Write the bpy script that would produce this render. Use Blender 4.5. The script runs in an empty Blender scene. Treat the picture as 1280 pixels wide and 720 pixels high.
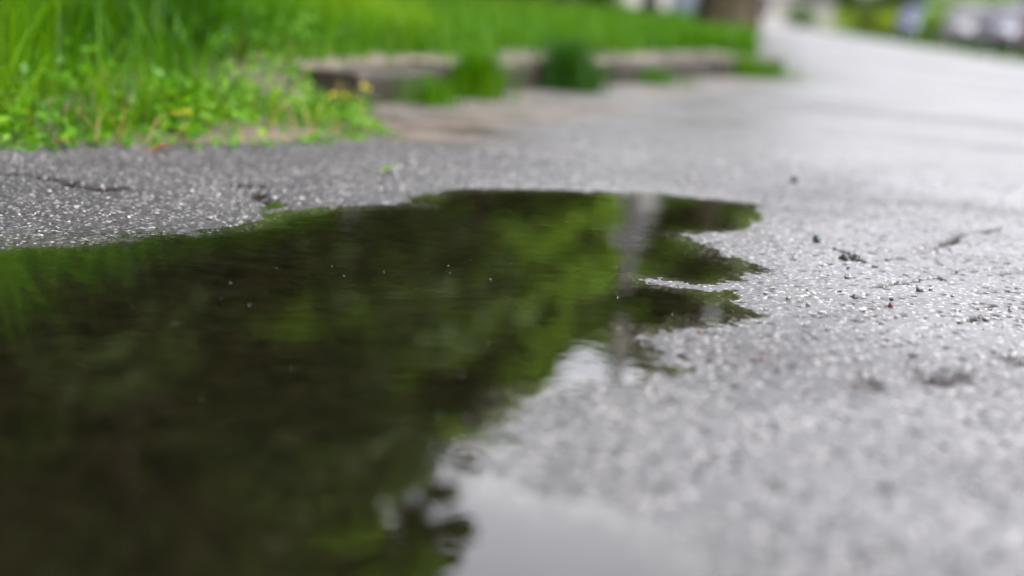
import bpy, bmesh, math, random
import numpy as np
from mathutils import Vector, Matrix

random.seed(7)
RNG = np.random.default_rng(11)
S = bpy.context.scene
COL = S.collection
R = math.radians

# ------------------------------------------------------------------ camera
CAM_H = 0.38
FPX = 1280 * 50.0 / 36.0
ROLL = R(4.5)                       # the camera leans a little: the horizon drops to the right
PITCH = math.atan((360 + 0.8) * math.cos(ROLL) / FPX)


def ray(px, py):
    a = (px - 640) / FPX
    b = -(py - 360) / FPX
    dx = a * math.cos(ROLL) - b * math.sin(ROLL)
    dy = a * math.sin(ROLL) + b * math.cos(ROLL)
    return Vector((dx, math.cos(PITCH) + dy * math.sin(PITCH), -math.sin(PITCH) + dy * math.cos(PITCH)))


def gp(px, py, z=0.0):
    """photo pixel -> point on the level z (only used to survey the place)"""
    w = ray(px, py)
    t = (z - CAM_H) / w.z
    return (w.x * t, w.y * t)


def at(px, depth):
    w = ray(px, 22 + math.tan(ROLL) * (px - 929))
    return w.x / w.y * depth


# ------------------------------------------------------------------ tagging / linking
def tag(o, label=None, cat=None, group=None, kind=None):
    if label: o['label'] = label
    if cat: o['category'] = cat
    if group: o['group'] = group
    if kind: o['kind'] = kind
    return o


def empty(name, loc, rz=0.0):
    o = bpy.data.objects.new(name, None)
    o.empty_display_size = 0.1
    COL.objects.link(o)
    o.location = loc
    o.rotation_euler = (0, 0, rz)
    return o


def np_mesh(name, V, F, mat=None, parent=None, smooth=False, attrs=None):
    """V (n,3) array, F (m,k) array of equal-size faces"""
    me = bpy.data.meshes.new(name)
    V = np.asarray(V, dtype=np.float32)
    F = np.asarray(F, dtype=np.int32)
    m, k = F.shape
    me.vertices.add(len(V))
    me.vertices.foreach_set('co', V.ravel())
    me.loops.add(m * k)
    me.loops.foreach_set('vertex_index', F.ravel())
    me.polygons.add(m)
    me.polygons.foreach_set('loop_start', np.arange(0, m * k, k, dtype=np.int32))
    me.polygons.foreach_set('loop_total', np.full(m, k, dtype=np.int32))
    if smooth:
        me.polygons.foreach_set('use_smooth', np.ones(m, dtype=bool))
    me.update(calc_edges=True)
    for an, arr in (attrs or {}).items():
        a = me.attributes.new(an, 'FLOAT', 'POINT')
        a.data.foreach_set('value', np.asarray(arr, dtype=np.float32).ravel())
    if mat: me.materials.append(mat)
    o = bpy.data.objects.new(name, me)
    COL.objects.link(o)
    if parent: o.parent = parent
    return o


def bm_obj(name, bm, mat=None, parent=None, smooth=False):
    me = bpy.data.meshes.new(name)
    bmesh.ops.recalc_face_normals(bm, faces=bm.faces[:])
    bm.to_mesh(me)
    bm.free()
    if smooth:
        for p in me.polygons: p.use_smooth = True
    if mat: me.materials.append(mat)
    o = bpy.data.objects.new(name, me)
    COL.objects.link(o)
    if parent: o.parent = parent
    return o


def bm_box(bm, x0, x1, y0, y1, z0, z1):
    vs = [bm.verts.new(p) for p in ((x0, y0, z0), (x1, y0, z0), (x1, y1, z0), (x0, y1, z0),
                                    (x0, y0, z1), (x1, y0, z1), (x1, y1, z1), (x0, y1, z1))]
    for f in ((0, 3, 2, 1), (4, 5, 6, 7), (0, 1, 5, 4), (1, 2, 6, 5), (2, 3, 7, 6), (3, 0, 4, 7)):
        bm.faces.new([vs[i] for i in f])
    return vs


def bm_tube(bm, pts, rads, n=8, cap=True):
    rings = []
    for i, p in enumerate(pts):
        p = Vector(p)
        a = Vector(pts[max(0, i - 1)]); b = Vector(pts[min(len(pts) - 1, i + 1)])
        d = (b - a).normalized()
        u = d.orthogonal().normalized() if abs(d.z) < 0.9 else Vector((1, 0, 0))
        u = (u - d * u.dot(d)).normalized()
        v = d.cross(u)
        rings.append([bm.verts.new(p + (u * math.cos(k * 2 * math.pi / n) + v * math.sin(k * 2 * math.pi / n)) * rads[i]) for k in range(n)])
    for a, b in zip(rings, rings[1:]):
        for k in range(n):
            bm.faces.new([a[k], a[(k + 1) % n], b[(k + 1) % n], b[k]])
    if cap:
        bm.faces.new(rings[0][::-1]); bm.faces.new(rings[-1])


# ------------------------------------------------------------------ noise in numpy
def _h(ix, iy, s):
    h = (ix.astype(np.int64) * 374761393 + iy.astype(np.int64) * 668265263 + s * 2147483647 + 12345) & 0xFFFFFFFF
    h = ((h ^ (h >> 13)) * 1274126177) & 0xFFFFFFFF
    h = ((h ^ (h >> 16)) * 2246822519) & 0xFFFFFFFF
    return ((h ^ (h >> 15)) & 0xFFFFFF) / float(0xFFFFFF)


def vnoise(x, y, s=0):
    ix = np.floor(x); iy = np.floor(y)
    fx = x - ix; fy = y - iy
    fx = fx * fx * (3 - 2 * fx); fy = fy * fy * (3 - 2 * fy)
    a = _h(ix, iy, s); b = _h(ix + 1, iy, s); c = _h(ix, iy + 1, s); d = _h(ix + 1, iy + 1, s)
    return (a + (b - a) * fx) * (1 - fy) + (c + (d - c) * fx) * fy - 0.5


def fbm(x, y, s=0, o=3):
    r = 0; a = 1.0
    for k in range(o):
        r = r + a * vnoise(x, y, s + k * 17)
        x = x * 2.03 + 5.1; y = y * 2.03 + 9.7; a *= 0.5
    return r


def worley(x, y, s=0):
    """returns F1 distance and a random number of the nearest cell"""
    ix = np.floor(x); iy = np.floor(y)
    best = np.full(x.shape, 9.0); rnd = np.zeros(x.shape)
    for dx in (-1, 0, 1):
        for dy in (-1, 0, 1):
            cx = ix + dx; cy = iy + dy
            px = cx + _h(cx, cy, s); py = cy + _h(cx, cy, s + 3)
            d = (px - x) ** 2 + (py - y) ** 2
            m = d < best
            best = np.where(m, d, best)
            rnd = np.where(m, _h(cx, cy, s + 7), rnd)
    return np.sqrt(best), rnd


def sstep(a, b, x):
    t = np.clip((x - a) / (b - a), 0, 1)
    return t * t * (3 - 2 * t)


def seg_dist(x, y, pts, closed=False):
    d = np.full(x.shape, 1e9)
    n = len(pts)
    for i in range(n if closed else n - 1):
        ax, ay = pts[i]; bx, by = pts[(i + 1) % n]
        ex, ey = bx - ax, by - ay
        t = np.clip(((x - ax) * ex + (y - ay) * ey) / (ex * ex + ey * ey + 1e-12), 0, 1)
        q = (x - ax - t * ex) ** 2 + (y - ay - t * ey) ** 2
        d = np.minimum(d, q)
    return np.sqrt(d)


def inside(x, y, pts):
    r = np.zeros(x.shape, dtype=bool)
    n = len(pts)
    for i in range(n):
        ax, ay = pts[i]; bx, by = pts[(i + 1) % n]
        if ay == by: continue
        c = ((ay > y) != (by > y)) & (x < (bx - ax) * (y - ay) / (by - ay) + ax)
        r ^= c
    return r


# ------------------------------------------------------------------ survey of the place
ROAD_DIR = 0.1442           # the street runs towards (0.144, 1)

PUDDLE_PX = [(0, 309), (60, 304), (120, 299), (190, 292), (230, 292), (270, 287), (325, 277), (348, 267), (400, 262),
             (470, 258), (528, 255), (516, 246), (548, 240), (620, 237), (700, 237), (770, 240), (840, 245), (900, 250),
             (942, 256), (938, 270), (930, 288), (850, 293), (872, 303), (885, 316), (915, 325), (962, 338), (935, 345),
             (918, 351), (880, 350), (800, 344), (815, 352), (860, 361), (903, 364), (905, 378), (942, 391), (895, 398),
             (845, 407), (800, 414), (789, 424), (798, 444), (828, 458), (790, 472), (710, 478), (640, 488), (628, 505),
             (614, 535), (606, 590), (618, 625), (640, 634), (740, 640), (820, 660), (880, 720), (900, 860),
             (500, 1000), (-500, 1000), (-700, 520), (-500, 340)]
PUD = [gp(*p) for p in PUDDLE_PX]

# edge between the asphalt and the verge (kerb foot on the right part), then the left edge of the street
EDGE_PX = [(-900, 205), (-300, 197), (0, 193), (120, 191), (250, 189), (360, 186), (440, 182), (505, 176)]
EDGE = [gp(*p) for p in EDGE_PX]
KERB_PX = [(395, 152), (450, 142), (520, 132), (600, 124), (680, 117), (760, 111), (840, 105), (905, 100), (945, 97)]
KERB = [gp(*p) for p in KERB_PX]
kx, ky = KERB[-1]
CORNER = [(kx + 0.22, ky + 0.35), (kx + 0.36, ky + 1.2)]
OFF0 = CORNER[-1][0] - ROAD_DIR * CORNER[-1][1]
FARL = [(OFF0 + ROAD_DIR * yy, yy) for yy in (14, 30, 70, 150, 420)]
VERGE_LINE = EDGE + KERB[1:] + CORNER + FARL
VERGE = VERGE_LINE + [(-500, 420), (-500, EDGE[0][1])]
R_EDGE = 5.3


def along_kerb(x, y):
    return .3 * (x - KERB[0][0]) + .954 * (y - KERB[0][1])


def verge_sd(x, y):
    d = seg_dist(x, y, VERGE_LINE)
    return np.where(inside(x, y, VERGE), d, -d)


def street_fall(x, y):
    off = x - ROAD_DIR * y
    t = np.maximum(0, off - 1.0)
    t = np.minimum(t, 6.2)
    return -0.018 * t * sstep(0.0, 1.2, t + 0.25)


CRACKS_PX = [
    [(985, 397), (1040, 394), (1085, 391), (1130, 389), (1185, 391), (1240, 390), (1300, 395), (1400, 399)],
    [(1085, 365), (1125, 361), (1160, 354), (1195, 350), (1215, 341), (1260, 343)],
    [(1195, 350), (1230, 352), (1280, 347), (1350, 349)],
    [(1110, 330), (1160, 318), (1200, 300), (1245, 293)],
    [(1040, 315), (1062, 325), (1075, 332)],
    [(1150, 405), (1190, 408), (1225, 405), (1300, 412)],
    [(1240, 372), (1290, 377), (1350, 374)],
    [(-60, 222), (20, 219), (55, 226), (90, 234), (135, 238)],
    [(272, 236), (300, 240), (330, 252), (350, 262)],
    [(300, 232), (330, 236)],
]
CRACKS = [[gp(*p) for p in c] for c in CRACKS_PX]
PITS = [(gp(1172, 480), 0.045, 0.007), (gp(1275, 458), 0.04, 0.007), (gp(1073, 487), 0.03, 0.003)]
GUT = [gp(*p) for p in [(430, 158), (520, 148), (600, 141), (700, 128), (800, 116), (900, 107), (950, 101)]]


def road_height(x, y, fine=True):
    """height of the paved surface and its masks"""
    wx = x + 0.018 * fbm(x * 14, y * 9, 5) + 0.007 * fbm(x * 60, y * 40, 6, 2)
    wy = y + 0.045 * fbm(x * 11, y * 7, 8) + 0.018 * fbm(x * 55, y * 35, 9, 2)
    sd = np.full(x.shape, -5.0)
    near = (y > -1) & (y < 5) & (np.abs(x) < 5)
    a, b = wx[near], wy[near]
    d = seg_dist(a, b, PUD, True)
    sd[near] = np.where(inside(a, b, PUD), d, -d)
    # two places where the hollow shelves very gently
    shelf = np.zeros(x.shape)
    for (qx, qy), rx, ry in ((gp(592, 560), .10, .16), (gp(200, 310), .40, .14), (gp(830, 354), .04, .035)):
        shelf = np.maximum(shelf, (1.22 if rx == .40 else .85) * np.exp(-((x - qx) / rx) ** 2 - ((y - qy) / ry) ** 2))
    sd_ = sd * (1 - .72 * shelf)
    z = np.where(sd > 0, -np.minimum(sd_ * 0.050, 0.014) - 0.010 * sstep(0.15, 0.6, sd),
                 np.minimum(-sd_ * 0.040, 0.007) + 0.010 * sstep(0.15, 1.2, -sd))
    # gentle rises and dips of old paving
    z = z + (0.0022 * fbm(x * 4, y * 4, 21) + 0.012 * vnoise(x * 0.7, y * 0.7, 22)) * sstep(0.02, 0.4, np.abs(sd))
    z = z - 0.0009 * (1 - sstep(.05, .16, np.abs(sd))) * (1 - np.clip(shelf, 0, 1))
    z = z + street_fall(x, y)
    crack = np.zeros(x.shape)
    if fine:
        f1, rnd = worley(x * 205, y * 185, 31)
        dome = np.clip(1 - (f1 / 0.66) ** 2, 0, 1) ** 0.45
        patch = 0.75 + 0.5 * vnoise(x * 9, y * 9, 36)
        fade = (1 - 0.75 * sstep(3.0, 9.0, y)) * (1 - .85 * sstep(.04, .16, sd))
        damp = 1 - 0.15 * (1 - sstep(0.02, 0.30, -sd)) * (sd < 0)      # silt fills the gaps near the water
        z = z + (0.0011 * dome * np.where(rnd < .18, .15, 0.75 + 0.28 * rnd) * patch + 0.0010 * fbm(x * 42, y * 42, 33, 3)) * fade * damp
        f2, r2 = worley(x * 55, y * 55, 41)
        z = z + np.where(r2 > 0.93, 0.0016 * np.clip(1 - (f2 / 0.33) ** 2, 0, 1), 0) * fade
        z = z - np.where(r2 < 0.24, 0.0042 * np.clip(1 - (f2 / 0.40) ** 2, 0, 1), 0) * fade
        cx = x + 0.012 * fbm(x * 40, y * 40, 51); cy = y + 0.03 * fbm(x * 30, y * 30, 52)
        for ic, c in enumerate(CRACKS):
            wide = 4.2 if ic >= 7 else 1.7 if ic == 3 else 1.2
            xs = [p[0] for p in c]; ys = [p[1] for p in c]
            m = (x > min(xs) - .1) & (x < max(xs) + .1) & (y > min(ys) - .15) & (y < max(ys) + .15)
            if not m.any(): continue
            dd = seg_dist(cx[m], cy[m], c)
            w = wide * 0.0075 * (0.6 + 0.9 * np.clip(vnoise(x[m] * 25, y[m] * 25, 53) + .5, 0, 1))
            g = np.clip(1.6 * (1 - dd / w), 0, 1) * sstep(-.22, .02, vnoise(x[m] * 16, y[m] * 16, 54))
            crack[m] = np.maximum(crack[m], g)
        for (qx, qy), r, dep in PITS:
            dd = np.sqrt(((cx - qx) / r) ** 2 + ((cy - qy) / (r * 0.9)) ** 2) + 0.22 * fbm(x * 45, y * 45, 57, 2)
            g = 1 - sstep(0.5, 1.0, dd)
            crack = np.maximum(crack, g * .45)
        z = z - 0.013 * crack
    vs = np.full(x.shape, -9.0)
    m = (y > 1.8) & (x < 3 + 0.3 * y)
    vs[m] = verge_sd(x[m], y[m])
    z = z - 0.10 * sstep(0.05, 0.35, vs)
    # sandy concrete gutter in front of the kerb
    sand = np.zeros(x.shape)
    m = (y > 2.6) & (y < 12) & (np.abs(x) < 4)
    dg = seg_dist(x[m], y[m], GUT) * (1 + .5 * sstep(-.3, 1.0, x[m])) + 0.30 * fbm(x[m] * 2.2, y[m] * 2.2, 61)
    sand[m] = (1 - sstep(0.22, 0.60, dg)) * (.35 + .65 * sstep(-.35, .15, fbm(x[m] * 4, y[m] * 3, 63)))
    return z, sand, crack, sd


def ground_height(x, y):
    vs = verge_sd(x, y)
    base = -0.03 * (1 - sstep(-0.15, 0.03, vs)) + street_fall(x, y)
    # verge behind the kerb: step up, then a bank rising to the back left
    off = x - ROAD_DIR * y
    up = 0.02 * sstep(0.0, 0.15, vs)
    kd = seg_dist(x, y, KERB)
    behind = sstep(-.15, .5, along_kerb(x, y)) * (vs > 0)
    up = up + 0.115 * behind * sstep(0.16, 0.24, vs)
    bank = 0.55 * sstep(0.6, 17, vs) * sstep(-0.5, -5.5, off) + 0.15 * sstep(1, 8, vs)
    z = base + up + bank * (vs > 0)
    z = z + 0.03 * fbm(x * 0.8, y * 0.8, 71) * sstep(0.1, 1, vs)
    # beyond the far right edge of the street
    ro = off - R_EDGE
    z = z + 0.035 * sstep(-0.12, 0.15, ro) + 0.15 * sstep(2, 14, ro)
    rr = np.sqrt(x * x + y * y)
    z = z - 0.02 * (vs < -0.2) * (ro < 0)
    return z


# ------------------------------------------------------------------ material helpers
def new_mat(name):
    m = bpy.data.materials.new(name)
    m.use_nodes = True
    nt = m.node_tree
    return m, nt, nt.nodes['Principled BSDF'], nt.nodes['Material Output']


def N(nt, t, **kw):
    n = nt.nodes.new(t)
    for k, v in kw.items():
        if k in n.inputs: n.inputs[k].default_value = v
        else: setattr(n, k, v)
    return n


def ramp(nt, src, stops):
    r = nt.nodes.new('ShaderNodeValToRGB')
    e = r.color_ramp.elements
    while len(e) < len(stops): e.new(0.5)
    for i, (p, c) in enumerate(stops):
        e[i].position = p
        e[i].color = c if len(c) == 4 else (*c, 1)
    nt.links.new(src, r.inputs[0])
    return r


def noisy_mat(name, c1, c2, scale=8, rough=0.6, bump=0.3, bscale=None, metallic=0.0, spec=0.5, detail=4, coat=0.0, bdist=0.01):
    m, nt, bs, out = new_mat(name)
    tc = N(nt, 'ShaderNodeTexCoord')
    n = N(nt, 'ShaderNodeTexNoise', Scale=scale, Detail=detail)
    nt.links.new(tc.outputs['Object'], n.inputs['Vector'])
    r = ramp(nt, n.outputs['Fac'], [(0.3, c1), (0.7, c2)])
    nt.links.new(r.outputs[0], bs.inputs['Base Color'])
    bs.inputs['Roughness'].default_value = rough
    bs.inputs['Metallic'].default_value = metallic
    bs.inputs['Specular IOR Level'].default_value = spec
    bs.inputs['Coat Weight'].default_value = coat
    if bump:
        n2 = N(nt, 'ShaderNodeTexNoise', Scale=bscale or scale * 4, Detail=5)
        nt.links.new(tc.outputs['Object'], n2.inputs['Vector'])
        b = N(nt, 'ShaderNodeBump', Strength=bump, Distance=bdist)
        nt.links.new(n2.outputs['Fac'], b.inputs['Height'])
        nt.links.new(b.outputs[0], bs.inputs['Normal'])
    return m


def leaf_mat(name, cols, trans=0.35, rough=0.45, tint=(1.25, 1.3, 0.8), nscale=0.8):
    """foliage: colour differs from leaf to leaf; some light comes through"""
    m, nt, bs, out = new_mat(name)
    geo = N(nt, 'ShaderNodeNewGeometry')
    tc = N(nt, 'ShaderNodeTexCoord')
    n = N(nt, 'ShaderNodeTexNoise', Scale=nscale, Detail=3)
    nt.links.new(tc.outputs['Object'], n.inputs['Vector'])
    mx = N(nt, 'ShaderNodeMath', operation='ADD')
    s1 = N(nt, 'ShaderNodeMath', operation='MULTIPLY'); s1.inputs[1].default_value = 0.45
    nt.links.new(geo.outputs['Random Per Island'], s1.inputs[0])
    s2 = N(nt, 'ShaderNodeMath', operation='MULTIPLY_ADD'); s2.inputs[1].default_value = 1.5; s2.inputs[2].default_value = -0.48
    nt.links.new(n.outputs['Fac'], s2.inputs[0])
    nt.links.new(s1.outputs[0], mx.inputs[0]); nt.links.new(s2.outputs[0], mx.inputs[1])
    k = len(cols)
    r = ramp(nt, mx.outputs[0], [(i / (k - 1), c) for i, c in enumerate(cols)])
    nt.links.new(r.outputs[0], bs.inputs['Base Color'])
    bs.inputs['Roughness'].default_value = rough
    bs.inputs['Specular IOR Level'].default_value = 0.12
    tr = N(nt, 'ShaderNodeBsdfTranslucent')
    mul = N(nt, 'ShaderNodeMix', data_type='RGBA', blend_type='MULTIPLY')
    mul.inputs['Factor'].default_value = 1
    nt.links.new(r.outputs[0], mul.inputs['A'])
    mul.inputs['B'].default_value = (*tint, 1)
    nt.links.new(mul.outputs['Result'], tr.inputs['Color'])
    mix = N(nt, 'ShaderNodeMixShader'); mix.inputs[0].default_value = trans
    nt.links.new(bs.outputs[0], mix.inputs[1]); nt.links.new(tr.outputs[0], mix.inputs[2])
    nt.links.new(mix.outputs[0], out.inputs['Surface'])
    return m


def asphalt_mat():
    m, nt, bs, out = new_mat('wet_asphalt')
    L = nt.links.new
    tc = N(nt, 'ShaderNodeTexCoord')
    P = tc.outputs['Object']
    vo = N(nt, 'ShaderNodeTexVoronoi', Scale=230.0)
    L(P, vo.inputs['Vector'])
    sep = N(nt, 'ShaderNodeSeparateColor'); L(vo.outputs['Color'], sep.inputs[0])
    stone = ramp(nt, sep.outputs[0], [(0.0, (.008, .008, .009)), (.55, (.022, .0215, .022)), (.88, (.048, .046, .046)), (.975, (.20, .19, .18))])
    big = N(nt, 'ShaderNodeTexNoise', Scale=2.2, Detail=5, Roughness=.6); L(P, big.inputs['Vector'])
    bigr = ramp(nt, big.outputs['Fac'], [(.3, (.62, .62, .64)), (.7, (1.25, 1.22, 1.2))])
    mul = N(nt, 'ShaderNodeMix', data_type='RGBA', blend_type='MULTIPLY'); mul.inputs['Factor'].default_value = 1
    L(stone.outputs[0], mul.inputs['A']); L(bigr.outputs[0], mul.inputs['B'])
    # sandy concrete gutter
    sa = N(nt, 'ShaderNodeAttribute', attribute_name='sand')
    sn = N(nt, 'ShaderNodeTexNoise', Scale=5.0, Detail=9, Roughness=.75); L(P, sn.inputs['Vector'])
    sc = ramp(nt, sn.outputs['Fac'], [(.3, (.012, .011, .009)), (.62, (.088, .076, .063))])
    m2 = N(nt, 'ShaderNodeMix', data_type='RGBA'); L(sa.outputs['Fac'], m2.inputs['Factor'])
    L(mul.outputs['Result'], m2.inputs['A']); L(sc.outputs[0], m2.inputs['B'])
    ca = N(nt, 'ShaderNodeAttribute', attribute_name='crack')
    m3 = N(nt, 'ShaderNodeMix', data_type='RGBA'); L(ca.outputs['Fac'], m3.inputs['Factor'])
    L(m2.outputs['Result'], m3.inputs['A']); m3.inputs['B'].default_value = (.012, .009, .008, 1)
    # bottom of the puddle: silt over stones
    pa = N(nt, 'ShaderNodeAttribute', attribute_name='bed')
    m4 = N(nt, 'ShaderNodeMix', data_type='RGBA'); L(pa.outputs['Fac'], m4.inputs['Factor'])
    L(m3.outputs['Result'], m4.inputs['A'])
    bn = N(nt, 'ShaderNodeTexNoise', Scale=30.0, Detail=4); L(P, bn.inputs['Vector'])
    bc = ramp(nt, bn.outputs['Fac'], [(.35, (.006, .0058, .0042)), (.7, (.014, .0125, .0085))])
    L(bc.outputs[0], m4.inputs['B'])
    L(m4.outputs['Result'], bs.inputs['Base Color'])
    # wetness: film of water of changing thickness
    rn = N(nt, 'ShaderNodeTexNoise', Scale=3.5, Detail=5, Roughness=.6); L(P, rn.inputs['Vector'])
    rr = N(nt, 'ShaderNodeMapRange'); rr.inputs['From Min'].default_value = .3; rr.inputs['From Max'].default_value = .7
    rr.inputs['To Min'].default_value = .29; rr.inputs['To Max'].default_value = .40
    L(rn.outputs['Fac'], rr.inputs['Value'])
    # drained, half dry patches of the street, drawn out across it
    mpp = N(nt, 'ShaderNodeMapping'); mpp.inputs['Scale'].default_value = (.55, .9, 1); L(P, mpp.inputs['Vector'])
    dn = N(nt, 'ShaderNodeTexNoise', Scale=1.0, Detail=6, Roughness=.62); L(mpp.outputs[0], dn.inputs['Vector'])
    dr = N(nt, 'ShaderNodeMapRange'); dr.inputs['From Min'].default_value = .47; dr.inputs['From Max'].default_value = .66
    dr.inputs['To Min'].default_value = 0; dr.inputs['To Max'].default_value = .26; L(dn.outputs['Fac'], dr.inputs['Value'])
    # left strip between puddle and verge: rougher and less glossy
    dra = N(nt, 'ShaderNodeAttribute', attribute_name='dull')
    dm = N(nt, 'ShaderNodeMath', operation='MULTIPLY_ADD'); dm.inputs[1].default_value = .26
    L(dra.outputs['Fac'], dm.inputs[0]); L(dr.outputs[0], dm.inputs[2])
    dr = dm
    rad = N(nt, 'ShaderNodeMath', operation='ADD'); L(rr.outputs[0], rad.inputs[0]); L(dr.outputs[0], rad.inputs[1])
    rs = N(nt, 'ShaderNodeMix'); L(sa.outputs['Fac'], rs.inputs['Factor'])
    L(rad.outputs[0], rs.inputs['A']); rs.inputs['B'].default_value = .62
    rc = N(nt, 'ShaderNodeMix'); L(ca.outputs['Fac'], rc.inputs['Factor'])
    L(rs.outputs['Result'], rc.inputs['A']); rc.inputs['B'].default_value = .8
    L(rc.outputs['Result'], bs.inputs['Roughness'])
    fn = N(nt, 'ShaderNodeTexNoise', Scale=420.0, Detail=3); L(P, fn.inputs['Vector'])
    add = N(nt, 'ShaderNodeMath', operation='MULTIPLY_ADD'); add.inputs[1].default_value = -0.55
    L(vo.outputs['Distance'], add.inputs[0]); L(fn.outputs['Fac'], add.inputs[2])
    b = N(nt, 'ShaderNodeBump', Strength=.20, Distance=.0006)
    L(add.outputs[0], b.inputs['Height']); L(b.outputs[0], bs.inputs['Normal'])
    # under water the stones have no gloss of their own
    sp = N(nt, 'ShaderNodeMath', operation='MULTIPLY_ADD'); sp.inputs[1].default_value = -.48; sp.inputs[2].default_value = .5
    L(pa.outputs['Fac'], sp.inputs[0])
    sp2 = N(nt, 'ShaderNodeMath', operation='MULTIPLY_ADD'); sp2.inputs[1].default_value = -.30; L(sa.outputs['Fac'], sp2.inputs[0]); L(sp.outputs[0], sp2.inputs[2])
    sp3 = N(nt, 'ShaderNodeMath', operation='MULTIPLY_ADD'); sp3.inputs[1].default_value = -.55; L(dr.outputs[0], sp3.inputs[0]); L(sp2.outputs[0], sp3.inputs[2])
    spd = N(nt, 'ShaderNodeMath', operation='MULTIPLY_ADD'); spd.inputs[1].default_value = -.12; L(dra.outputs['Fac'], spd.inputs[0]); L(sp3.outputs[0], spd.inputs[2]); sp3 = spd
    sp4 = N(nt, 'ShaderNodeMath', operation='MULTIPLY_ADD'); sp4.inputs[1].default_value = -.45; L(ca.outputs['Fac'], sp4.inputs[0]); L(sp3.outputs[0], sp4.inputs[2]); sp4.use_clamp = True
    L(sp4.outputs[0], bs.inputs['Specular IOR Level'])
    return m


def water_mat():
    m, nt, bs, out = new_mat('puddle_water')
    nt.nodes.remove(bs)
    L = nt.links.new
    tc = N(nt, 'ShaderNodeTexCoord')
    mp = N(nt, 'ShaderNodeMapping'); mp.inputs['Scale'].default_value = (1, 1.3, 1)
    L(tc.outputs['Object'], mp.inputs['Vector'])
    n1 = N(nt, 'ShaderNodeTexNoise', Scale=26.0, Detail=2.5, Roughness=.45)
    n2 = N(nt, 'ShaderNodeTexNoise', Scale=4.0, Detail=2)
    n3 = N(nt, 'ShaderNodeTexNoise', Scale=110.0, Detail=2)
    for n in (n1, n2, n3): L(mp.outputs[0], n.inputs['Vector'])
    # gusts: ripples are stronger in some patches
    g = N(nt, 'ShaderNodeMapRange'); g.inputs['From Min'].default_value = .42; g.inputs['From Max'].default_value = .66
    g.inputs['To Min'].default_value = .10; g.inputs['To Max'].default_value = 1.0
    L(n2.outputs['Fac'], g.inputs['Value'])
    a = N(nt, 'ShaderNodeMath', operation='MULTIPLY'); L(n1.outputs['Fac'], a.inputs[0]); L(g.outputs[0], a.inputs[1])
    a3 = N(nt, 'ShaderNodeMath', operation='MULTIPLY_ADD'); a3.inputs[1].default_value = .07
    L(n3.outputs['Fac'], a3.inputs[0]); L(a.outputs[0], a3.inputs[2])
    b = N(nt, 'ShaderNodeBump', Strength=1.0, Distance=.00020)
    L(a3.outputs[0], b.inputs['Height'])
    gl = N(nt, 'ShaderNodeBsdfGlossy'); gl.inputs['Roughness'].default_value = .012
    gl.inputs['Color'].default_value = (1, 1, 1, 1)
    L(b.outputs[0], gl.inputs['Normal'])
    tr = N(nt, 'ShaderNodeBsdfTransparent'); tr.inputs['Color'].default_value = (.72, .70, .60, 1)
    fr = N(nt, 'ShaderNodeFresnel', IOR=1.333); L(b.outputs[0], fr.inputs['Normal'])
    mx = N(nt, 'ShaderNodeMixShader'); L(fr.outputs[0], mx.inputs[0]); L(tr.outputs[0], mx.inputs[1]); L(gl.outputs[0], mx.inputs[2])
    L(mx.outputs[0], out.inputs['Surface'])
    return m


M = {}
M['asphalt'] = asphalt_mat()
M['water'] = water_mat()
M['soil'] = noisy_mat('verge_soil', (.035, .026, .016), (.075, .055, .034), 9, .8, .6, 40)
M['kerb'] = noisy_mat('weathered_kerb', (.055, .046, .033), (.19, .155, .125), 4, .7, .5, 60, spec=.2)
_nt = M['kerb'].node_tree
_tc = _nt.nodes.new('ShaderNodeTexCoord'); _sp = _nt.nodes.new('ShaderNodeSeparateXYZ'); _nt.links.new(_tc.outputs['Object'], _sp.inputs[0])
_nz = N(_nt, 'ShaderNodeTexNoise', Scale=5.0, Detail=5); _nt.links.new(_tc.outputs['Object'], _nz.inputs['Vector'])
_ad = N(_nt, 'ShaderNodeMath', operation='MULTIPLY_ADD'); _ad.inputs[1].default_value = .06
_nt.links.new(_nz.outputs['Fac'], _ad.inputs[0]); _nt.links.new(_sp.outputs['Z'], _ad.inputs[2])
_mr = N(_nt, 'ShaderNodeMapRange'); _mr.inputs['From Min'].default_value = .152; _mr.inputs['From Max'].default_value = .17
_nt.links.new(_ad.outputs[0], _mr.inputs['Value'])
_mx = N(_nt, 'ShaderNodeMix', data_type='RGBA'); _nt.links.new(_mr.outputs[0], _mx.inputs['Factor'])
_mx.inputs['A'].default_value = (.016, .013, .008, 1)      # dark brown low on the kerb, up to a noisy height
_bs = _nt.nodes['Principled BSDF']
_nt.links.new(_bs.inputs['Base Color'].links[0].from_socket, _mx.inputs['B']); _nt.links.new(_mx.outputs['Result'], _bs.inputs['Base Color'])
M['concrete'] = noisy_mat('old_concrete', (.026, .024, .015), (.10, .083, .063), 4, .7, .5, 50, spec=.2)
M['grass'] = leaf_mat('grass', [(.005, .021, .0006), (.026, .092, .001), (.076, .175, .0015), (.16, .23, .004)], .45, .4, (1.3, 1.4, .5), 1.1)
M['lawn'] = leaf_mat('lawn', [(.014, .060, .0008), (.028, .092, .001), (.050, .120, .0015), (.085, .14, .003)], .45, .5, (1.3, 1.4, .5), .5)
M['drygrass'] = leaf_mat('dry_grass', [(.18, .11, .035), (.30, .22, .08)], .3, .6)
M['darktuft'] = leaf_mat('dark_tuft', [(.012, .045, .004), (.03, .09, .008)], .3, .5)
M['weed'] = leaf_mat('weed_leaves', [(.006, .026, .001), (.042, .125, .002), (.105, .21, .004)], .4, .4, (1.3, 1.4, .5), 6)
M['leafA'] = leaf_mat('maple_leaves', [(.065, .120, .014), (.120, .210, .022), (.19, .30, .032)], .52, .5)
M['leafB'] = leaf_mat('lime_leaves', [(.078, .145, .014), (.135, .23, .022), (.20, .31, .032)], .55, .5)
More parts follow.
